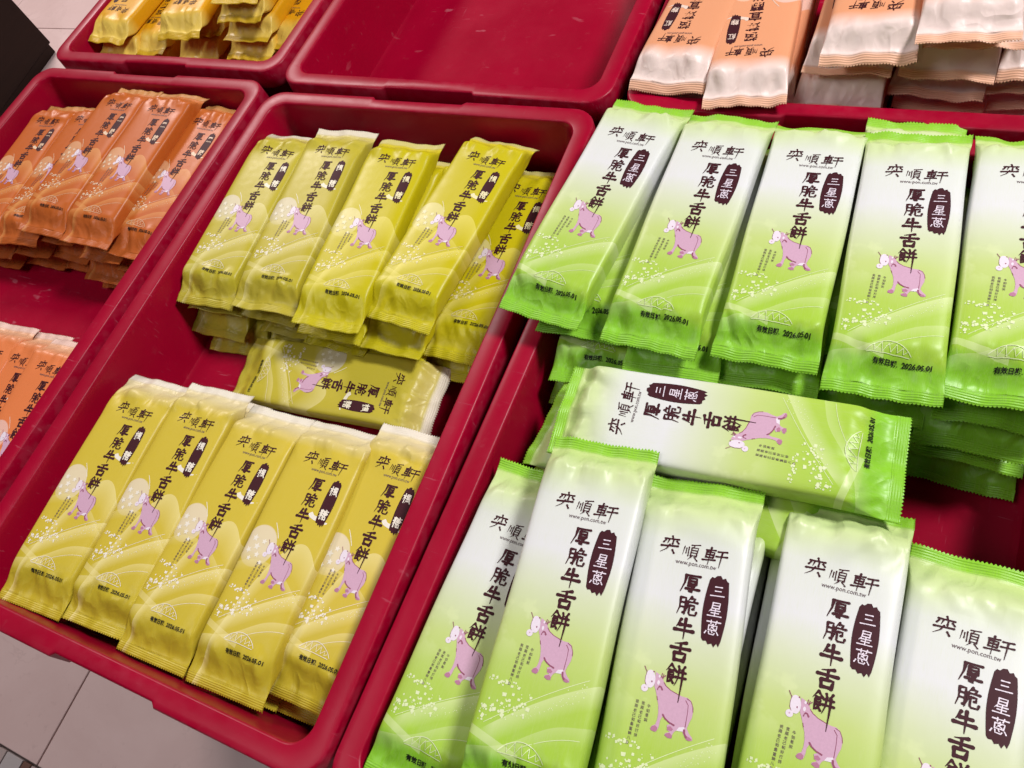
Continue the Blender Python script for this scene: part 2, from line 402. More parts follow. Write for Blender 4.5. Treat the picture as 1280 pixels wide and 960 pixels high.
class Art:
    """flat shapes: vertices (mm), faces, a lift (mm) per vertex and a material index per face"""
    def __init__(s): s.v, s.f, s.l, s.m = [], [], [], []
    def add(s, v, f, lift=0., mat=0):
        n = len(s.v); s.v += [tuple(p[:2]) for p in v]; s.l += [lift] * len(v)
        s.f += [tuple(i + n for i in q) for q in f]; s.m += [mat] * len(f)
    def ribbon(s, pts, w, lift=0., mat=0, taper=False, rng=None, brush=True):
        P = [np.array(p, float) for p in pts]
        # subdivide and round the corners a little
        Q = []
        for a, b in zip(P[:-1], P[1:]):
            n = max(2, int(np.linalg.norm(b - a) / max(w * 1.0, .8)))
            n = min(n, 7)
            for k in range(n): Q.append(a + (b - a) * k / n)
        Q.append(P[-1]); Q = np.array(Q)
        n = len(Q)
        T = np.gradient(Q, axis=0); T /= np.linalg.norm(T, axis=1, keepdims=True) + 1e-9
        Nn = np.stack([-T[:, 1], T[:, 0]], 1)
        u = np.linspace(0, 1, n)
        if brush:
            prof = 1.12 - .30 * np.sin(np.pi * u) ** 1.0
            if taper: prof *= np.clip(1.25 - u * 1.0, .22, 1)
            if rng is not None: prof *= 1 + rng.uniform(-.10, .10, n)
        else:
            prof = np.ones(n)
        h = w / 2 * prof
        A = Q + Nn * h[:, None]; B = Q - Nn * h[:, None]
        ca = Q[0] - T[0] * h[0] * .75; cb = Q[-1] + T[-1] * h[-1] * (.75 if not taper else 1.6)
        V = [tuple(x) for x in A] + [tuple(x) for x in B] + [tuple(ca + Nn[0] * h[0] * .55), tuple(ca - Nn[0] * h[0] * .55), tuple(cb + Nn[-1] * h[-1] * .5), tuple(cb - Nn[-1] * h[-1] * .5)]
        F = [(i, n + i, n + i + 1, i + 1) for i in range(n - 1)]
        F += [(0, 2 * n, 2 * n + 1, n), (n - 1, 2 * n - 1, 2 * n + 3, 2 * n + 2)]
        s.add(V, F, lift, mat)
    def char(s, ch, x0, y0, w, h, sw, lift=0., mat=0, seed=0, shear=0.):
        rng = np.random.default_rng(seed)
        for k, st in enumerate(BRUSH[ch]):
            tok = st.split(); tp = tok[-1] == 't'
            pts = []
            for q in tok[:-1] if tp else tok:
                a, b = map(float, q.split(','))
                px, py = a / 100 * w, -b / 100 * h
                pts.append((x0 + px + shear * (py + h / 2), y0 + py + px * .0))
            s.ribbon(pts, sw * rng.uniform(.92, 1.1), lift + k * .012, mat, tp, rng)
    def poly(s, pts, lift=0., mat=0, grid=4.5):
        P = np.array(pts, float); lo, hi = P.min(0), P.max(0)
        V = [Vector(p) for p in P]; n = len(V)
        for gx in np.arange(lo[0] + grid * .6, hi[0], grid):
            for gy in np.arange(lo[1] + grid * .6, hi[1], grid):
                V.append(Vector((gx, gy)))
        vo, _, fo, _, _, _ = delaunay_2d_cdt(V, [], [list(range(n))], 1, 1e-5)
        s.add([(p.x, p.y) for p in vo], [tuple(f) for f in fo], lift, mat)
    def ellipse(s, cx, cy, rx, ry, rot=0, lift=0., mat=0, n=18):
        c, d = math.cos(rot), math.sin(rot)
        s.poly([(cx + rx * math.cos(t) * c - ry * math.sin(t) * d, cy + rx * math.cos(t) * d + ry * math.sin(t) * c) for t in [2 * math.pi * k / n for k in range(n)]], lift, mat)

_text_cache = {}
def text_shape(s, offset=0.0):
    key = (s, offset)
    if key not in _text_cache:
        cu = bpy.data.curves.new('lettering', 'FONT'); cu.body = s; cu.size = 1; cu.offset = offset; cu.resolution_u = 2
        o = bpy.data.objects.new('lettering', cu); col.objects.link(o)
        dg = bpy.context.evaluated_depsgraph_get()
        me = o.evaluated_get(dg).to_mesh()
        v = np.array([q.co[:2] for q in me.vertices]); f = [tuple(p.vertices) for p in me.polygons]
        o.evaluated_get(dg).to_mesh_clear()
        bpy.data.objects.remove(o); bpy.data.curves.remove(cu)
        _text_cache[key] = (v, f)
    return _text_cache[key]
def put_text(art, s, x0, x1, y0, y1, offset=0., lift=0., mat=0):
    v, f = text_shape(s, offset)
    if len(v) == 0: return
    lo, hi = v.min(0), v.max(0)
    q = (v - lo) / (hi - lo) * np.array([x1 - x0, y1 - y0]) + np.array([x0, y0])
    art.add(q, f, lift, mat)

def make_art(flavour):
    D = {}
    # brand name, drawn with a brush
    a = Art()
    a.char('奕', -19.0, 70.6, 12.0, 11.2, 1.12, .30, seed=1, shear=.10)
    a.char('順', -5.4, 68.2, 10.6, 10.6, .72, .30, seed=2, shear=.06)
    a.char('軒', 7.2, 67.6, 13.2, 10.4, 1.1, .30, seed=3, shear=.10)
    D['brand_lettering'] = (a, [INK])
    a = Art(); put_text(a, 'www.pon.com.tw', -8.6, 15.4, 53.6, 56.6, .004, .30)
    D['web_address'] = (a, [INK_URL])
    # title column
    a = Art()
    if flavour in ('peach', 'amber'):
        for k, ch in enumerate('超薄宜蘭'):
            put_text(a, ch, -3.2, 8.4, 38.5 - 13.1 * k, 49.6 - 13.1 * k, .022, .30)
        a.char('餅', -3.4, -2.9, 11.8, 11.2, 1.2, .30, seed=9)
    else:
        for k, ch in enumerate('厚脆牛舌餅'):
            a.char(ch, -3.1, 50.0 - 13.1 * k, 11.6, 12.0, (1.70, 1.42, 2.05, 1.9, 1.38)[k], .30, seed=20 + k)
    D['title_lettering'] = (a, [INK])
    # flavour badge with torn brush ends
    rng = np.random.default_rng(5)
    x0, x1, yt, yb = (11.4, 25.2, 51.5, 11.8) if flavour == 'green' else (14.2, 24.4, 51.8, 13.5)
    cx, hw = (x0 + x1) / 2, (x1 - x0) / 2
    L = []
    for t in np.linspace(0, 1, 10): L.append((cx - hw * (.78 + .22 * math.sin(math.pi * t)), yb + 3 + (yt - yb - 6) * t))
    top = [(cx - hw * .62, yt - 1.2), (cx - hw * .42, yt - 1.6), (cx - hw * .22, yt - .1), (cx + hw * .08, yt + .3), (cx + hw * .25, yt - 1.5), (cx + hw * .5, yt - .7), (cx + hw * .62, yt - 2.2)]
    Rr = []
    for t in np.linspace(1, 0, 10): Rr.append((cx + hw * (.80 + .2 * math.sin(math.pi * t)), yb + 3 + (yt - yb - 6) * t))
    bot = [(cx + hw * .66, yb - .2), (cx + hw * .48, yb + 1.5), (cx + hw * .30, yb - .9), (cx + hw * .1, yb + 1.0), (cx - hw * .18, yb + .1), (cx - hw * .36, yb + 1.9), (cx - hw * .62, yb + 1.6)]
    a = Art(); a.poly(L + top + Rr + bot, .26)
    D['flavour_badge'] = (a, [INK])
    a = Art()
    if flavour == 'green':
        for k, ch in enumerate('三星蔥'):
            a.char(ch, cx - 4.3, 46.6 - 10.4 * k, 8.8, 8.6, .66, .36, seed=40 + k, shear=.08)
    elif flavour in ('mustard', 'yellow', 'lemon'):
        a.char('楓', cx - 3.5, 46.5, 7.2, 8.0, .85, .36, seed=50); a.char('糖', cx - 3.5, 27.0, 7.2, 8.6, .95, .36, seed=51)
    else:
        s2 = '黑糖' if flavour in ('orange', 'tangerine') else '紅麴'
        put_text(a, s2[0], cx - 3.3, cx + 3.3, 38.5, 46.0, .012, .36); put_text(a, s2[1], cx - 3.3, cx + 3.3, 19.0, 27.0, .012, .36)
    D['badge_lettering'] = (a, [COW_WHITE if flavour == 'green' else PALE[flavour]])
    # the pink cow: traced on its own little picture, then fitted to the packet
    src = np.array([(255, 645, 1), (685, 728, 1), (522, 322, 1), (160, 225, 1)], float)
    dst = np.array([(-5.6, -39.8), (16.4, -39.4), (6.6, -20.6), (-13.6, -18.6)], float)
    Acow = np.linalg.lstsq(src, dst, rcond=None)[0]
    C = lambda *p: [tuple(np.array([x, y, 1.]) @ Acow) for x, y in p]
    a = Art()
    a.poly(C((268, 58), (305, 80), (335, 108), (362, 160), (385, 200), (440, 243), (505, 275), (560, 298), (615, 308), (652, 335), (674, 385), (682, 440), (672, 505), (645, 560), (626, 612),
             (650, 660), (684, 700), (687, 728), (655, 733), (625, 722), (598, 680), (580, 640), (545, 622), (500, 652), (482, 680), (478, 718), (440, 718), (402, 692), (408, 672), (455, 655), (428, 640), (420, 590),
             (455, 578), (420, 548), (376, 500), (350, 545), (340, 605), (328, 640), (312, 663), (262, 652), (250, 632), (268, 606), (302, 590), (318, 540), (324, 470), (318, 395), (298, 320), (280, 250), (262, 205)), .26, 0, 3.2)
    a.ellipse(*C((214, 132))[0], 2.9, 4.9, .12, .31, 1)
    a.ellipse(*C((160, 228))[0], 2.0, 2.0, 0, .33, 1)
    a.ellipse(*C((304, 168))[0], .75, 1.25, 0, .34, 1); a.ellipse(*C((311, 103))[0], .6, .75, 0, .34, 1)
    a.poly(C((520, 640), (545, 605), (600, 600), (605, 640), (575, 645)), .30, 1)
    for hf in (((250, 632), (268, 608), (300, 600), (325, 622), (322, 652), (300, 664), (262, 652)), ((402, 692), (415, 672), (455, 665), (480, 690), (478, 718), (440, 718)), ((425, 640), (424, 608), (460, 600), (488, 630), (470, 648)), ((586, 650), (602, 632), (622, 680), (660, 700), (687, 722), (655, 733), (625, 722))):
        a.poly(C(*hf), .29, 3)
    for ln, w in ((((145, 2), (158, 30), (174, 58)), .45), (((362, 165), (385, 200), (440, 243), (505, 275), (530, 288)), .45), (((372, 490), (395, 525), (440, 562), (494, 590)), .9), (((612, 318), (655, 345), (676, 400), (680, 450)), .4),
                  (((600, 338), (628, 385), (624, 470), (608, 600)), .38), (((600, 630), (604, 665), (622, 700)), 1.1), (((328, 112), (335, 90), (340, 72)), .5), (((345, 122), (358, 104), (376, 94)), .6), (((340, 116), (352, 96), (356, 84)), .4),
                  (((298, 240), (304, 222), (312, 210)), .6), (((320, 208), (335, 212), (348, 240)), 1.0), (((298, 310), (306, 345)), .4), (((175, 60), (162, 110), (160, 160), (175, 200)), .25)):
        a.ribbon(C(*ln), w, .36, 2)
    a.ellipse(*C((232, 160))[0], .42, .55, 0, .37, 2, 8); a.ellipse(*C((248, 57))[0], .5, .45, 0, .37, 2, 8); a.ellipse(*C((160, 225))[0], .45, .45, 0, .37, 0, 8)
    D['cow_picture'] = (a, [COW, COW_WHITE, COW_DARK, flat('hoof_print_' + flavour, (.42, .17, .27))])
    # three short columns of tiny lettering
    a = Art()
    for c_, (s2, xx, yy) in enumerate((('牛如是說', -9.8, -27.0), ('我兩老己和好打拼', -13.2, -26.2), ('我兩老己和最重聊八卦', -16.6, -26.0))):
        for k, ch in enumerate(s2):
            put_text(a, ch, xx - .15 * k, xx + 1.75 - .15 * k, yy - 2.45 * k - 1.9, yy - 2.45 * k, .004, .30)
    D['verse_lettering'] = (a, [INK_URL])
    a = Art(); put_text(a, '有效日期.', -9.4, 5.6, -92.2, -88.4, .030, .85); put_text(a, '2026.05.01', 8.0, 25.2, -91.8, -88.6, .028, .85)
    D['date_stamp'] = (a, [INK_BLACK])
    # bridge emblem drawn with thin pale lines
    a = Art()
    arch = [(-13.6 + 27 * t, -84.2 + 7.6 * math.sin(math.pi * t) ** .8) for t in np.linspace(0, 1, 15)]
    a.ribbon(arch, .42, .60, brush=False)
    a.ribbon([(-13.0, -84.9), (-2, -84.4), (12.5, -85.2)], .38, .61, brush=False)
    zz = [(-13.2, -84.0), (-9, -79.5), (-8.4, -83.8), (-4.6, -77.8), (-3.8, -83.6), (-.4, -78.2), (1.2, -83.4), (4.2, -78.6), (5.0, -83.4), (8.2, -80.4), (8.6, -83.8), (11.0, -82.2)]
    for k in range(len(zz) - 1): a.ribbon(zz[k:k + 2], .3, .62 + .008 * k, brush=False)
    D['bridge_emblem'] = (a, [PALE[flavour]])
    # scattered flecks, stars and drifting lines
    a = Art(); rng = np.random.default_rng(11)
    for k in range(85):
        t = rng.random()
        x = rng.uniform(-31, -2) if k < 62 else rng.uniform(-30, -10)
        y = (-62 + .36 * (x + 16) + rng.normal(0, 3.6)) if k < 62 else rng.normal(-49, 1.2)
        if x < -32 : continue
        sz = rng.choice([.45, .75, 1.05, 1.6], p=[.4, .3, .2, .1]); r = rng.uniform(0, 3)
        P = [(x + sz * math.cos(r + q) * rng.uniform(.8, 1.2), y + sz * math.sin(r + q) * rng.uniform(.8, 1.2)) for q in (0, 1.4, 3.0, 4.5)]
        a.add(P, [(0, 1, 2, 3)], .22 + .0008 * k)
    for k in range(46):
        t = rng.random(); x = -8 + 38 * t
        y = -57.5 + .62 * x - rng.uniform(.5, 6) ; sz = rng.uniform(.18, .36)
        a.add([(x - sz, y), (x, y - sz), (x + sz, y), (x, y + sz)], [(0, 1, 2, 3)], .22)
    for k in range(9):
        x, y = 19 + rng.uniform(-3, 9), -42 + rng.uniform(-4, 4); sz = rng.uniform(.25, .5)
        a.add([(x - sz, y), (x, y - sz), (x + sz, y), (x, y + sz)], [(0, 1, 2, 3)], .22)
    a.ribbon([(-29 + 3 * i, -75 + 2.05 * i + .02 * i * (20 - i)) for i in range(1, 20)], .32, .20, brush=False)
    a.ribbon([(-2 + 3.2 * i, -80 + 2.1 * i - .085 * i * i) for i in range(0, 11)], .28, .21, brush=False)
    if flavour != 'green':
        a.ribbon([(-16, 6.5), (-12.5, 2), (-8.4, -4.5)], .55, .2, brush=False)
        a.poly([(6.5, 20.5), (9.5, 22.8), (12, 20.6), (18, 19.4), (24, 17.4), (29.5, 18.6), (24, 15.8), (14, 16.6), (9, 18)], .2)
        for (x, y, r) in ((-27.5, -9, 3.2), (-23, -15, 3.3), (-29, -19, 2.9), (-18.5, -10, 2.6), (-20, -21, 2.7), (-14.4, -26, 2.2), (-25.5, -25, 2.3)):
            a0 = rng.uniform(0, 1)
            a.poly([(x + (r if q % 2 == 0 else r * .45) * math.cos(a0 + q * math.pi / 5), y + (r if q % 2 == 0 else r * .45) * math.sin(a0 + q * math.pi / 5)) for q in range(10)], .24 + .01 * r, 0)
    D['pattern_print'] = (a, [PALE[flavour]])
    return D
_art = {}
def art_for(flavour):
    if flavour not in _art: _art[flavour] = make_art(flavour)
    return _art[flavour]

# ------------------------------------------------------------------ packets
PT = .0215                # thickness
HB, HL = 104.0, 113.0     # half length of the filled body, and with the crimped seals (mm)
def sstep(t):
    t = np.clip(t, 0, 1); return t * t * (3 - 2 * t)
class Shape:
    """surface of one filled packet in millimetres; z = 0 at its underside"""
    def __init__(s, seed, curl_top=None, curl_bot=None, long_top=None):
        r = np.random.default_rng(seed); s.r = r
        s.t = PT * 1000 / 2
        s.w = 34.0 + r.uniform(-.5, .5)
        s.taper = (r.uniform(15, 20) if long_top is None else long_top, r.uniform(22, 30))       # top end, bottom end
        s.zs = (r.uniform(-4.0, -.5), r.uniform(-3.5, .5))   # height of the seal against mid height
        s.curl = (r.uniform(-.55, .0) if curl_top is None else curl_top, r.uniform(-.35, .1) if curl_bot is None else curl_bot)
        s.wave = [(r.uniform(.7, 1.9), r.uniform(.05, .10), r.uniform(0, 6.28), r.uniform(.2, .7), r.uniform(.14, .22), r.uniform(0, 6.28)) for _ in range(2)]
        s.low = [(r.uniform(.06, .20), r.uniform(-.05, .05), r.uniform(.02, .06), r.uniform(0, 6.28)) for _ in range(4)]
        s.bow = r.uniform(-.5, 1.0)
        s.fac = []
        for k in range(4):
            th = r.uniform(0, math.pi); wl = r.uniform(9, 19)
            s.fac.append((r.uniform(1.0, 2.4), math.cos(th) / wl, math.sin(th) / wl * .7, r.uniform(0, 2)))
        s.cr = []
        for end in (0, 1):
            sg = 1 if end == 0 else -1
            n = r.integers(6, 10)
            for k in range(n):
                x0 = -30 + 60 * (k + r.uniform(.1, .9)) / n
                ang = r.normal(0, .42) + (-.010 * x0 * sg * r.uniform(-.5, 1.0))
                ln = r.uniform(14, 30) * (1.25 if end else 1)
                s.cr.append((end, x0, sg * (HB - r.uniform(-2, 5)), math.sin(ang), -sg * math.cos(ang), ln, r.uniform(2.6, 6.0), r.uniform(1.4, 4.2) * r.choice([-1, -1, 1])))
            for sx in (-1, 1):    # folded corner running from the seal up to the long edge
                s.cr.append((end, sx * r.uniform(20, 26), sg * HB, sx * .42, -sg * .9, r.uniform(18, 26), r.uniform(3, 5), -r.uniform(1.8, 3.6)))
    def ends(s, y):
        e0 = sstep((y - (HB - s.taper[0])) / s.taper[0]); e1 = sstep((-y - (HB - s.taper[1])) / s.taper[1])
        return e0, e1
    def zc(s, x, y):
        e0, e1 = s.ends(y)
        z = s.t + s.zs[0] * e0 + s.zs[1] * e1 + s.bow * (1 - (y / HB) ** 2)
        for e, W in ((e0, s.wave[0]), (e1, s.wave[1])):
            z = z + e * (W[0] * np.sin(W[1] * x * 1.6 + W[2]) + W[3] * np.sin(W[4] * x * 1.8 + W[5]))
        return z
    def half(s, y):
        e0, e1 = s.ends(y); e = np.maximum(e0, e1)
        a = s.w + e * 1.4 - .35 * np.sin(y * .05 + s.low[0][3])
        b = s.t * (1 - np.maximum(e0 ** 1.25, e1 ** 1.25)) + .28
        n = 6.2 - 3.6 * e
        return a, b, n
    def disp(s, x, y):
        d = 0
        # crumpled facets of the film near both ends: crossed triangle waves
        m = np.clip((np.abs(y + 3) - (HB - 36)) / 20, 0, 1)
        for A, kx, ky, ph in s.fac:
            q = (kx * x + ky * y + ph) % 2.0
            d = d + m * A * (np.abs(q - 1) - .5)
        for A, kx, ky, ph in s.low: d = d + A * np.sin(kx * x + ky * y + ph)
        for (end, x0, y0, dx, dy, ln, w, A) in s.cr:
            u = (x - x0) * dx + (y - y0) * dy
            v = np.abs(-(x - x0) * dy + (y - y0) * dx)
            f = np.clip(1 - v / w, 0, 1) * np.clip((u + 5) / 6, 0, 1) * np.clip(1 - u / ln, 0, 1) ** .8
            d = d + A * f
        return d
    def top(s, x, y):
        a, b, n = s.half(y)
        q = np.clip(np.abs(x) / a, 0, 1)
        prof = (1 - q ** n) ** (1 / n)
        zc = s.zc(x, y)
        return np.maximum(zc + b * prof + s.disp(x, y) * prof * np.clip(b / s.t + .12, 0, 1), zc + .02 + .22 * prof)
    def bottom(s, x, y):
        a, b, n = s.half(y)
        q = np.clip(np.abs(x) / a, 0, 1)
        prof = (1 - q ** n) ** (1 / n)
        return np.minimum(s.zc(x, y) - b * prof * .985, s.zc(x, y) - .02)
    def wrapper(s, name, mat):
        ph = np.linspace(-1, 1, 41) * math.pi / 2
        sc = np.sign(ph) * np.abs(np.sin(ph)) ** .92
        ys = np.concatenate([np.linspace(-HB, -66, 30), np.linspace(-63, 68, 26), np.linspace(71, HB, 26)])
        Y, SX = np.meshgrid(ys, sc, indexing='ij')
        a, _, _ = s.half(Y); X = SX * a
        Zt = s.top(X, Y)
        SXb = SX[:, 1:-1]; Yb = Y[:, 1:-1]; Xb = SXb * s.half(Yb)[0]; Zb = s.bottom(Xb, Yb)
        nr, nt_, nb = len(ys), len(sc), len(sc) - 2
        ring = nt_ + nb
        co = np.zeros((nr, ring, 3))
        co[:, :nt_] = np.stack([X, Y, Zt], -1)
        co[:, nt_:] = np.stack([Xb, Yb, Zb], -1)[:, ::-1]
        co = co.reshape(-1, 3)
        i = np.arange(nr - 1)[:, None] * ring; k = np.arange(ring)[None]; k2 = (k + 1) % ring
        F = np.stack([i + k, i + k2, i + ring + k2, i + ring + k], -1).reshape(-1, 4)
        return grid_mesh(name, co, F, mat)
    def seal(s, name, end, mat):
        sg = 1 if end == 0 else -1
        nx = 65; aw = s.half(np.array([sg * HB]))[0][0] + .15
        xs = np.linspace(-aw, aw, nx)
        us = np.array([-.6, 0, 1.4, 2.8, 4.2, 5.5, 6.6, 7.4])
        X, U = np.meshgrid(xs, us, indexing='xy')
        zz = np.where(np.arange(nx) % 2 == 0, .75, -.55)
        U2 = U.copy(); U2[-1] = 7.7 + zz
        Yy = sg * (HB + U2)
        Yc = np.clip(Yy, -HB, HB)
        Z = s.zc(X, Yc) + np.tan(s.curl[end]) * np.maximum(U2, 0) * (1 + .04 * U2) + .18 * np.sin(X * .23 + U2 * .3 + s.wave[end][2]) * np.maximum(U2, 0) * .35
        co = np.concatenate([np.stack([X, Yy, Z + .22], -1).reshape(-1, 3), np.stack([X, Yy, Z - .22], -1).reshape(-1, 3)])
        nr = len(us); n0 = nx * nr; F = []
        r_, k = np.meshgrid(np.arange(nr - 1), np.arange(nx - 1), indexing='ij')
        q = np.stack([r_ * nx + k, r_ * nx + k + 1, (r_ + 1) * nx + k + 1, (r_ + 1) * nx + k], -1).reshape(-1, 4)
        F = [q, q[:, ::-1] + n0]
        k = np.arange(nx - 1); lo = (nr - 1) * nx
        F.append(np.stack([lo + k, lo + k + 1, n0 + lo + k + 1, n0 + lo + k], -1))
        k = np.arange(nr - 1)
        F.append(np.stack([k * nx, (k + 1) * nx, n0 + (k + 1) * nx, n0 + k * nx], -1)); F.append(np.stack([k * nx, (k + 1) * nx, n0 + (k + 1) * nx, n0 + k * nx], -1) + nx - 1)
        return grid_mesh(name, co, np.concatenate(F), mat)
    def wrap(s, name, art, mats, dx=0., dy=0.):
        v = np.array(art.v) + np.array([dx, dy])
        z = s.top(v[:, 0], v[:, 1]) + np.array(art.l) * .8
        co = np.concatenate([v, z[:, None]], 1) * .001
        me = bpy.data.meshes.new(name)
        me.from_pydata(co.tolist(), [], art.f)
        for mt in mats: me.materials.append(mt)
        me.polygons.foreach_set('material_index', art.m)
        me.polygons.foreach_set('use_smooth', [True] * len(me.polygons))
        me.update()
        return me

def grid_mesh(name, co, F, mat):
    me = bpy.data.meshes.new(name)
    nv, nf = len(co), len(F)
    me.vertices.add(nv); me.vertices.foreach_set('co', (co * .001).astype(np.float32).ravel())
    me.loops.add(nf * 4); me.loops.foreach_set('vertex_index', F.astype(np.int32).ravel())
    me.polygons.add(nf); me.polygons.foreach_set('loop_start', np.arange(0, nf * 4, 4, dtype=np.int32))
    me.polygons.foreach_set('use_smooth', np.ones(nf, dtype=bool))
    me.materials.append(mat)
    me.update(calc_edges=True); me.validate()
    uv = me.uv_layers.new(name='print')
    uv.data.foreach_set('uv', (co[F.ravel()][:, :2] / 100).astype(np.float32).ravel())
    return me

def euler_matrix(yaw, pitch, roll):
    return Matrix.Rotation(math.radians(yaw), 3, 'Z') @ Matrix.Rotation(math.radians(pitch), 3, 'X') @ Matrix.Rotation(math.radians(roll), 3, 'Y')

_plain = {}
def plain_meshes(flavour, variant):
    key = (flavour, variant)
    if key not in _plain:
        sh = Shape(9000 + variant * 17 + sum(map(ord, flavour)), long_top=24 if flavour in ('peach', 'amber') else None)
        _plain[key] = (sh.wrapper('wrapper', FILM[flavour]), sh.seal('end_seal', 0, FILM[flavour]), sh.seal('end_seal', 1, FILM[flavour]))
    return _plain[key]

COLOUR = {'green': 'green and white', 'mustard': 'dull mustard yellow', 'yellow': 'bright yellow', 'lemon': 'golden yellow', 'orange': 'orange', 'tangerine': 'light orange', 'peach': 'peach coloured', 'amber': 'amber yellow'}
def packet(flavour, pose, label, group, seed, printed, parts=None, curl_top=None, curl_bot=None):
    x, y, z, yaw, pi, ro = pose
    root = tag(link('snack_packet', None), label, 'packet', group)
    Mr = euler_matrix(yaw, pi, ro)
    root.location = Vector((x, y, z)) - Mr @ Vector((0, 0, PT / 2))
    root.rotation_euler = Mr.to_euler()
    if not printed:
        for nm, me in zip(('wrapper', 'end_seal', 'end_seal'), plain_meshes(flavour, seed % 4)): link(nm, me, root)
        return root
    sh = Shape(seed, curl_top, curl_bot, 24 if flavour in ('peach', 'amber') else None)
    wr = link('wrapper', sh.wrapper('wrapper', FILM[flavour]), root)
    link('end_seal', sh.seal('end_seal', 0, FILM[flavour]), root); link('end_seal', sh.seal('end_seal', 1, FILM[flavour]), root)
    D = art_for(flavour); r = np.random.default_rng(seed + 5)
    sx, sy = (0, 0) if flavour in ('green', 'peach', 'amber') else (2, 9)
    ox, oy = sx + r.uniform(-.8, .8), sy + r.uniform(-1.2, 1.2)
    badge = None
    for nm, (a, mats) in D.items():
        if parts is not None and nm not in parts: continue
        if nm == 'date_stamp': dx, dy = ox + r.uniform(-1.2, 1.2), oy + r.uniform(-1.2, 1.2)
        else: dx, dy = ox, oy
        o = link(nm, sh.wrap(nm, a, mats, dx, dy), badge if nm == 'badge_lettering' else root)
        if nm == 'flavour_badge': badge = o
    return root

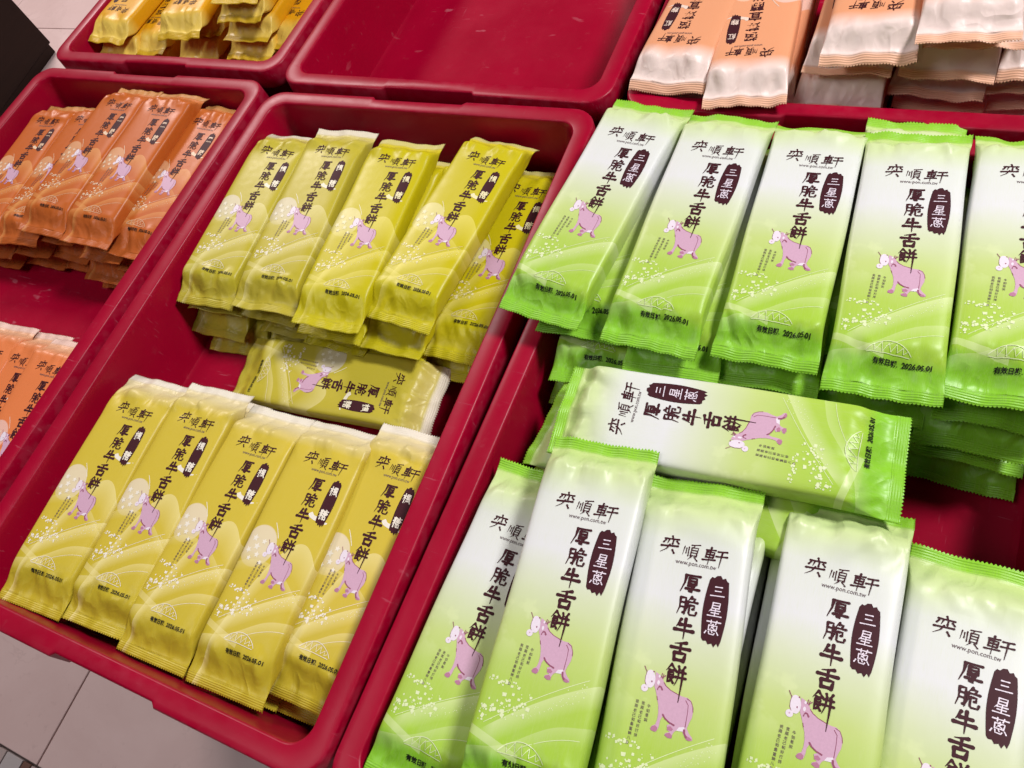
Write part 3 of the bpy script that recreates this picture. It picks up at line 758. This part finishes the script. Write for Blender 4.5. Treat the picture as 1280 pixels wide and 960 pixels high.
POSE = {   # x, y, z, yaw, pitch, roll of each packet that shows, fitted to the trays they lie in
 'G1': (0.4456, -0.1355, 0.0302, -7.4, 1.1, -0.4), 'G2': (0.5234, -0.1427, 0.0304, -2.3, 0.8, -0.2), 'G3': (0.5973, -0.1362, 0.0246, 0.7, -0.7, 1.1),
 'G4': (0.6687, -0.1434, 0.0228, 2.4, 0.8, 0.5), 'G5': (0.7401, -0.1326, 0.0196, 1.1, -0.2, -0), 'GH': (0.5839, -0.3048, 0.0203, 93, 0.4, 1.5),
 'L1': (0.4615, -0.465, -0.0005, -2.3, -0.5, 0.3), 'L2': (0.5256, -0.4471, 0.0338, 4.2, 0.4, 0.3), 'L3': (0.5955, -0.4517, 0.021, 5.5, 1.5, -0.9),
 'L4': (0.6734, -0.4374, 0.0062, 1.5, 0.8, -0.1), 'L5': (0.7412, -0.4494, -0.0033, -0.9, -0.2, -0.7), 'Y1': (0.0536, -0.1572, -0.0167, 2, 1.1, 2.5),
 'Y2': (0.134, -0.1534, -0.0131, 3.2, 2.3, 2), 'Y3': (0.2194, -0.1623, -0.0052, 3.1, 0.3, 3.6), 'Y4': (0.2974, -0.1426, -0.0115, -4.8, -1.5, 1.7),
 'Y5': (0.3383, -0.1497, -0.0444, -1.7, -0.1, -1.4), 'YH': (0.2187, -0.3022, -0.0625, -87.2, 1, 2.6), 'YL1': (0.0724, -0.4663, -0.0225, 2.4, -0.7, 4.1),
 'YL2': (0.1429, -0.4585, -0.0246, 2.4, -0.1, 1.5), 'YL3': (0.2104, -0.4628, -0.0274, 1.1, -1.8, 1.2), 'YL4': (0.2852, -0.4617, -0.0236, 1.7, -0.9, 2.7),
 'YL5': (0.345, -0.4484, -0.0329, -0.1, 0.4, 0.6), 'O3': (-0.2024, -0.1185, -0.0049, -0.5, 1.4, 1.4), 'O4': (-0.1227, -0.124, -0.0022, 0.2, 1.5, 2.6),
 'O5': (-0.066, -0.1226, -0.0182, -1.7, 0.6, 2.9), 'O1': (-0.336, -0.1342, -0.0253, 3.6, 0.4, 1.9), 'O2': (-0.2677, -0.128, -0.025, 4, 0, 0),
 'OL3': (-0.071, -0.4483, -0.0388, 2.6, 4.1, 2.4), 'OL2': (-0.1501, -0.4448, -0.055, -1, -0, -0), 'OL1': (-0.1904, -0.4481, -0.05, 1, -0, -0),
 'P1': (0.462, 0.131, 0.01, 175.6, 0.5, 3.7), 'P2': (0.5168, 0.116, 0.0044, 184.8, 0.3, 1.9), 'P3': (0.6013, 0.133, -0.0064, 177.8, 0.1, -0.2),
 'P3b': (0.6038, 0.1517, 0.015, 178.5, 0, -0.1), 'P4': (0.6149, 0.1437, 0.0365, 180.6, 0.6, 4.2), 'P5': (0.6771, 0.1498, 0.0512, 183.2, 0.3, 0.3),
 'P5b': (0.6866, 0.1684, 0.0299, 181.7, 0.2, 0.1), 'P6': (0.682, 0.1604, 0.0083, 176.4, 0.1, -0.1), 'P7': (0.678, 0.1636, -0.0132, 176.1, 0.1, -0.1),
 'P8': (0.6774, 0.173, -0.0347, 178.7, 0.1, -0), 'P9': (0.7466, 0.165, 0.01, 180, 0, -0), 'P10': (0.741, 0.1694, -0.0115, 180, -0, 0),
 'P11': (0.7469, 0.1751, -0.033, 180, 0, -0), 'T1': (-0.3398, 0.1947, -0.01, 176.8, 0, -0.5), 'T2': (-0.3027, 0.1987, -0.0337, 182.4, 0.1, -0.5),
 'T3': (-0.214, 0.1971, 0, 183.5, 0, 0.1), 'T3b': (-0.2014, 0.2265, -0.0215, 179, -0, 0.1), 'T4': (-0.2137, 0.1995, -0.043, 179.9, 0, -0.2),
 'T5': (-0.1091, 0.1964, -0.0318, 179.4, 0, -0.4), 'T6': (-0.1034, 0.2051, -0.0104, 179.7, 0, -0.3), 'T7': (-0.1054, 0.2117, 0.0112, 181.4, 0.1, -0.3),
 'T8': (-0.1046, 0.2192, 0.0326, 182.2, 0.1, -0.8), 'Ga1': (0.4588, -0.133, 0.0087, -0.1, 0, -0), 'Ga2': (0.4539, -0.1619, -0.0126, 3.7, -0.1, 0.2),
 'Ga3': (0.5301, -0.1513, 0.0088, 3.1, 0.1, -0.1), 'Ga4': (0.5974, -0.1441, 0.003, 1.7, 0.1, -0.1), 'Ga5': (0.666, -0.1291, -0.0202, 1.5, -0, -0),
 'Ga6': (0.7415, -0.1339, -0.0019, -0, -0, 0), 'Ga7': (0.7347, -0.1455, -0.0234, -0, 0, -0), 'Ga8': (0.7386, -0.1449, -0.0449, -2, -0, 0),
 'Gb': (0.6582, -0.1069, 0.0013, -1.9, -0, 0.1), 'GH2': (0.5634, -0.3268, -0.0013, 83.2, -0.1, 0.3), 'L3b': (0.5936, -0.4538, -0.0005, 0, 0, -0),
 'Ya1': (0.0575, -0.155, -0.0382, 1.7, -0, 0), 'Ya2': (0.0562, -0.1699, -0.0597, -0.1, -0, 0.1), 'Ya3': (0.0529, -0.176, -0.0765, 3.9, -0, -0),
 'Ya4': (0.1342, -0.1532, -0.0347, -1.9, 0.1, -0.3), 'Ya5': (0.1455, -0.1552, -0.056, -0.3, -0.1, 0.3), 'Ya6': (0.1353, -0.1581, -0.0765, 1.5, -0, 0.1),
 'Ya7': (0.2188, -0.1625, -0.0266, -0.7, -0.1, 0.3), 'Ya8': (0.2144, -0.1623, -0.0482, -1.9, 0, -0), 'Ya9': (0.2795, -0.1612, -0.0329, -0.9, -0.1, 0.3),
 'Ya10': (0.2712, -0.1615, -0.0545, 0, -0, 0.1), 'Ya11': (0.3299, -0.1584, -0.066, 0.4, 0.1, -0.3),
}
FIX = {'P1': (.462, None, .010), 'P2': (None, None, .012), 'OL2': (-.135, -.440, -.052, 3, 3, 0), 'OL1': (-.190, -.4405, -.048, 2, 2, 0), 'T9': (-.066, .215, -.030, 180, 0, 0)}
for k_, v_ in FIX.items():
    old = POSE.get(k_, v_)
    POSE[k_] = tuple((v_[i] if i < len(v_) and v_[i] is not None else old[i]) for i in range(6))

EX_TRAY = {'Y': (.200, -.299), 'O': (-.2105, -.2815), 'G': (.6075, -.3045), 'T': (-.201, .328), 'E': (.208, .307), 'P': (.615, .3)}
def inside(pose, tr):
    x, y, z, yaw, pi, ro = pose
    if z > .004: return pose
    cx, cy = EX_TRAY[tr]
    inset = .0195 + .0065 * min(1, max(0, -z / .08))
    c, s = abs(math.cos(math.radians(yaw))), abs(math.sin(math.radians(yaw)))
    hx = .199 - inset - (c * .034 + s * .105); hy = .299 - inset - (c * .1105 + s * .034)
    return (min(max(x, cx - hx), cx + hx), min(max(y, cy - hy), cy + hy), z, yaw, pi, ro)

ALL = None
FRONT_ONLY = {'date_stamp', 'bridge_emblem', 'pattern_print'}
HEAD_ONLY = {'brand_lettering', 'web_address', 'title_lettering', 'flavour_badge', 'badge_lettering'}
# (tray, flavour, [key: label, parts]) from the top of each stack downwards; what lies under the last one is filled up to the tray floor
STACKS = [
 ('G', 'green', 'green stack against the back of the tray', [('G1', 'green and white packet jutting out over the rim of the yellow packets\' tray', ALL), ('Ga1', 'green packet directly beneath the one jutting out over the rim', FRONT_ONLY), ('Ga2', 'green packet two below the one jutting out over the rim, date showing', FRONT_ONLY)]),
 ('G', 'green', 'green stack against the back of the tray', [('G2', 'green and white back row packet next to the one jutting over the rim', ALL), ('Ga3', 'green packet end directly beneath the second back row packet', FRONT_ONLY)]),
 ('G', 'green', 'green stack against the back of the tray', [('G3', 'green and white back row packet tilted to its right, third from the yellow packets\' tray', ALL), ('Ga4', 'green packet end directly beneath the tilted back row packet', FRONT_ONLY)]),
 ('G', 'green', 'green stack against the back of the tray', [('G4', 'green and white packet lying half over another whose top seal shows behind it', ALL), ('Gb', 'green and white packet showing only its top end on the tray\'s back rim', HEAD_ONLY), ('Ga5', 'green packet end beneath the pair whose top seals overlap', FRONT_ONLY)]),
 ('G', 'green', 'green stack against the back of the tray', [('G5', 'green and white back row packet farthest from the yellow packets\' tray', ALL), ('Ga6', 'green packet directly beneath the back row packet farthest from the yellow ones', FRONT_ONLY), ('Ga7', 'green packet two below the farthest back row packet, date showing', FRONT_ONLY), ('Ga8', 'green packet three below the farthest back row packet, above bare tray floor', FRONT_ONLY)]),
 ('G', 'green', 'green packets lying crosswise', [('GH', 'green and white packet lying crosswise between the two green rows', ALL), ('GH2', 'green packet lying crosswise under another, its end seal showing', HEAD_ONLY)]),
 ('G', 'green', 'green stack at the front of the tray', [('L1', 'green and white front row packet along the red rim, partly under its neighbour', ALL)]),
 ('G', 'green', 'green stack at the front of the tray', [('L2', 'green and white front row packet overlapping the one along the rim', ALL)]),
 ('G', 'green', 'green stack at the front of the tray', [('L3', 'green and white front row packet with another corner peeping out beneath it', ALL), ('L3b', 'green packet peeping out beneath a front row packet', set())]),
 ('G', 'green', 'green stack at the front of the tray', [('L4', 'green and white front row packet, fourth from the yellow packets\' tray', ALL)]),
 ('G', 'green', 'green stack at the front of the tray', [('L5', 'green and white front row packet farthest from the yellow packets\' tray', ALL)]),
 ('Y', 'mustard', 'yellow stack against the back of the tray', [('Y1', 'mustard packet in the back row beside the orange packets\' tray', ALL), ('Ya1', 'mustard packet directly beneath the back row one beside the orange tray', FRONT_ONLY), ('Ya2', 'mustard packet two below the back row one beside the orange tray', set()), ('Ya3', 'mustard packet lying on the tray floor beside the orange tray', set())]),
 ('Y', 'mustard', 'yellow stack against the back of the tray', [('Y2', 'mustard packet between a mustard packet and a bright yellow one', ALL), ('Ya4', 'mustard packet directly beneath the second back row packet', set()), ('Ya5', 'mustard packet two below the second back row packet', set()), ('Ya6', 'mustard packet three below the second back row packet', set())]),
 ('Y', 'yellow', 'yellow stack against the back of the tray', [('Y3', 'bright yellow packet lying next to the mustard packets', ALL), ('Ya7', 'yellow packet directly beneath the bright one next to the mustard pair', set()), ('Ya8', 'yellow packet two below the bright one next to the mustard pair', set())]),
 ('Y', 'yellow', 'yellow stack against the back of the tray', [('Y4', 'bright yellow packet turned askew on top of the back row', ALL), ('Ya9', 'yellow packet directly beneath the askew bright yellow packet', set()), ('Ya10', 'yellow packet two below the askew bright yellow packet', set())]),
 ('Y', 'yellow', 'yellow stack against the back of the tray', [('Y5', 'bright yellow packet sunk low against the tray wall by the green packets', ALL), ('Ya11', 'yellow packet beneath the one sunk against the tray wall', set())]),
 ('Y', 'mustard', 'yellow packets lying crosswise', [('YH', 'mustard packet lying crosswise and upside down between the two yellow rows', ALL)]),
 ('Y', 'lemon', 'golden stack at the front of the tray', [('YL1', 'golden yellow front row packet beside the orange packets\' tray', ALL)]),
 ('Y', 'lemon', 'golden stack at the front of the tray', [('YL2', 'golden yellow front row packet, second from the orange packets\' tray', ALL)]),
 ('Y', 'lemon', 'golden stack at the front of the tray', [('YL3', 'golden yellow packet in the middle of the front row', ALL)]),
 ('Y', 'lemon', 'golden stack at the front of the tray', [('YL4', 'golden yellow front row packet, second from the green packets\' tray', ALL)]),
 ('Y', 'lemon', 'golden stack at the front of the tray', [('YL5', 'golden yellow front row packet leaning on the tray wall by the green packets', ALL)]),
 ('O', 'orange', 'orange stack against the back of the tray', [('O5', 'orange packet along the rim of the yellow packets\' tray', ALL)]),
 ('O', 'orange', 'orange stack against the back of the tray', [('O4', 'highest orange packet, overlapping the one along the rim', ALL)]),
 ('O', 'orange', 'orange stack against the back of the tray', [('O3', 'orange packet in the middle of the row, half covering a slanted one', ALL)]),
 ('O', 'orange', 'orange stack against the back of the tray', [('O2', 'slanted orange packet half hidden under its neighbour', ALL)]),
 ('O', 'orange', 'orange stack against the back of the tray', [('O1', 'orange packet at the outer wall of its tray', ALL)]),
 ('O', 'tangerine', 'light orange packets at the front of the tray', [('OL3', 'light orange packet along the rim shared with the yellow packets\' tray', ALL)]),
 ('O', 'tangerine', 'light orange packets at the front of the tray', [('OL2', 'light orange packet tucked under the one along the rim', ALL)]),
 ('O', 'tangerine', 'light orange packets at the front of the tray', [('OL1', 'light orange packet farthest from the yellow packets\' tray', ALL)]),
 ('P', 'peach', 'peach stack', [('P1', 'peach packet along the rim of the empty tray, upside down', ALL)]),
 ('P', 'peach', 'peach stack', [('P2', 'peach packet upside down, second from the empty tray', ALL)]),
 ('P', 'peach', 'peach stack', [('P4', 'peach packet on top of a pile of three, pale end hanging forward', ALL), ('P3b', 'peach packet in the middle of the pile of three', HEAD_ONLY), ('P3', 'peach packet at the bottom of the pile of three, over the tray rim', set())]),
 ('P', 'peach', 'peach stack', [('P5', 'peach packet on top of the tallest pile, wide pale end facing out', ALL), ('P5b', 'peach packet directly beneath the top of the tallest pile', set()), ('P6', 'peach packet third from the top of the tallest pile', set()), ('P7', 'peach packet fourth from the top of the tallest pile, wavy seal', set()), ('P8', 'peach packet fifth from the top of the tallest pile, behind the rim', set())]),
 ('P', 'peach', 'peach stack', [('P9', 'peach packet beside the tallest pile, away from the empty tray', ALL), ('P10', 'peach packet second down in the pile away from the empty tray', set()), ('P11', 'peach packet third down in the pile away from the empty tray', set())]),
 ('T', 'amber', 'amber stack', [('T1', 'amber packet at the outer wall of its tray, upside down', ALL)]),
 ('T', 'amber', 'amber stack', [('T2', 'amber packet lying lower, between the outer one and a pile', ALL)]),
 ('T', 'amber', 'amber stack', [('T3', 'amber packet on top of the shorter amber pile', ALL), ('T3b', 'amber packet directly beneath the top of the shorter pile', set()), ('T4', 'amber packet third from the top of the shorter pile', set())]),
 ('T', 'amber', 'amber stack', [('T8', 'amber packet on top of the tallest amber pile', ALL), ('T7', 'amber packet second from the top of the tallest pile', set()), ('T6', 'amber packet third from the top of the tallest amber pile', set()), ('T5', 'amber packet at the bottom of the tallest amber pile', set())]),
 ('T', 'amber', 'amber stack', [('T9', 'amber packet low against the tray wall by the empty tray', ALL)]),
]
UNDER = {'G1': 'the one jutting over the rim', 'G2': 'the second back row packet', 'G3': 'the tilted back row packet', 'G4': 'the pair with overlapping top seals', 'G5': 'the back row packet farthest from the yellow tray',
 'GH': 'the crosswise pair', 'L1': 'the front row one along the rim', 'L2': 'the front row one overlapping the rim packet', 'L3': 'the front row one with a corner peeping out', 'L4': 'the fourth front row packet', 'L5': 'the front row one farthest from the yellow tray',
 'Y3': 'the bright one next to the mustard pair', 'Y4': 'the askew bright packet', 'Y5': 'the packet sunk by the wall', 'YH': 'the crosswise mustard one', 'YL1': 'the front row one beside the orange tray', 'YL2': 'the second front row packet', 'YL3': 'the middle front row packet', 'YL4': 'the fourth front row packet', 'YL5': 'the front row one leaning on the wall',
 'O1': 'the one at the outer wall', 'O2': 'the slanted one', 'O3': 'the middle one', 'O4': 'the highest one', 'O5': 'the one along the yellow tray', 'OL1': 'the one farthest from the yellow tray', 'OL2': 'the tucked one', 'OL3': 'the one along the yellow tray',
 'P1': 'the one along the empty tray', 'P2': 'the second from the empty tray', 'P4': 'the pile of three', 'P5': 'the tallest pile', 'P9': 'the pile away from the empty tray', 'T1': 'the one at the outer wall', 'T2': 'the lower lying one', 'T3': 'the shorter pile', 'T8': 'the tallest pile', 'T9': 'the one by the empty tray'}
WHERE = {'G': 'green packets\' tray', 'Y': 'yellow packets\' tray', 'O': 'orange packets\' tray', 'P': 'peach packets\' tray', 'T': 'amber packets\' tray'}
CURL = {'L2': (.15, -.1), 'L1': (.2, -.1), 'L3': (.1, -.1), 'L5': (.15, -.1), 'GH': (.10, -.05), 'G4': (.0, -.25), 'Gb': (.1, -.1)}
ZMIN = TRAY_FLOOR + PT / 2 + .0008
rnd = random.Random(77)
seed = 100
for (tr, fl, grp, items) in STACKS:
    zprev = None; pose = None
    for (key, label, parts) in items:
        x, y, z, yaw, pi, ro = POSE[key]
        if zprev is not None: z = min(z, zprev - PT * .97)
        z = max(z, ZMIN)
        pose = (x, y, z, yaw, pi, ro)
        if key not in ('Gb',): pose = inside(pose, tr)
        zprev = z; seed += 13
        front = 'front' in grp
        lab = label or '%s packet under the top one of its pile in the %s' % (COLOUR[fl], WHERE[tr])
        ct, cb = CURL.get(key, (None, None))
        packet(fl, pose, lab, '%s, %s' % (grp, WHERE[tr]), seed, True, parts, ct, cb)
    n = int((zprev - ZMIN) / PT + .35)
    if n > 0:
        step = (zprev - ZMIN) / n
        for k in range(n):
            q = (pose[0] + rnd.uniform(-.005, .005), pose[1] + rnd.uniform(-.017, .006), zprev - step * (k + 1), pose[3] * .5 + round(pose[3] / 90) * 45 + rnd.uniform(-2, 2), 0, 0)
            seed += 1
            packet(fl, inside(q, tr), '%s packet low down under %s' % (COLOUR[fl], UNDER[items[0][0]]), 'lower layers of the ' + WHERE[tr], seed, False)
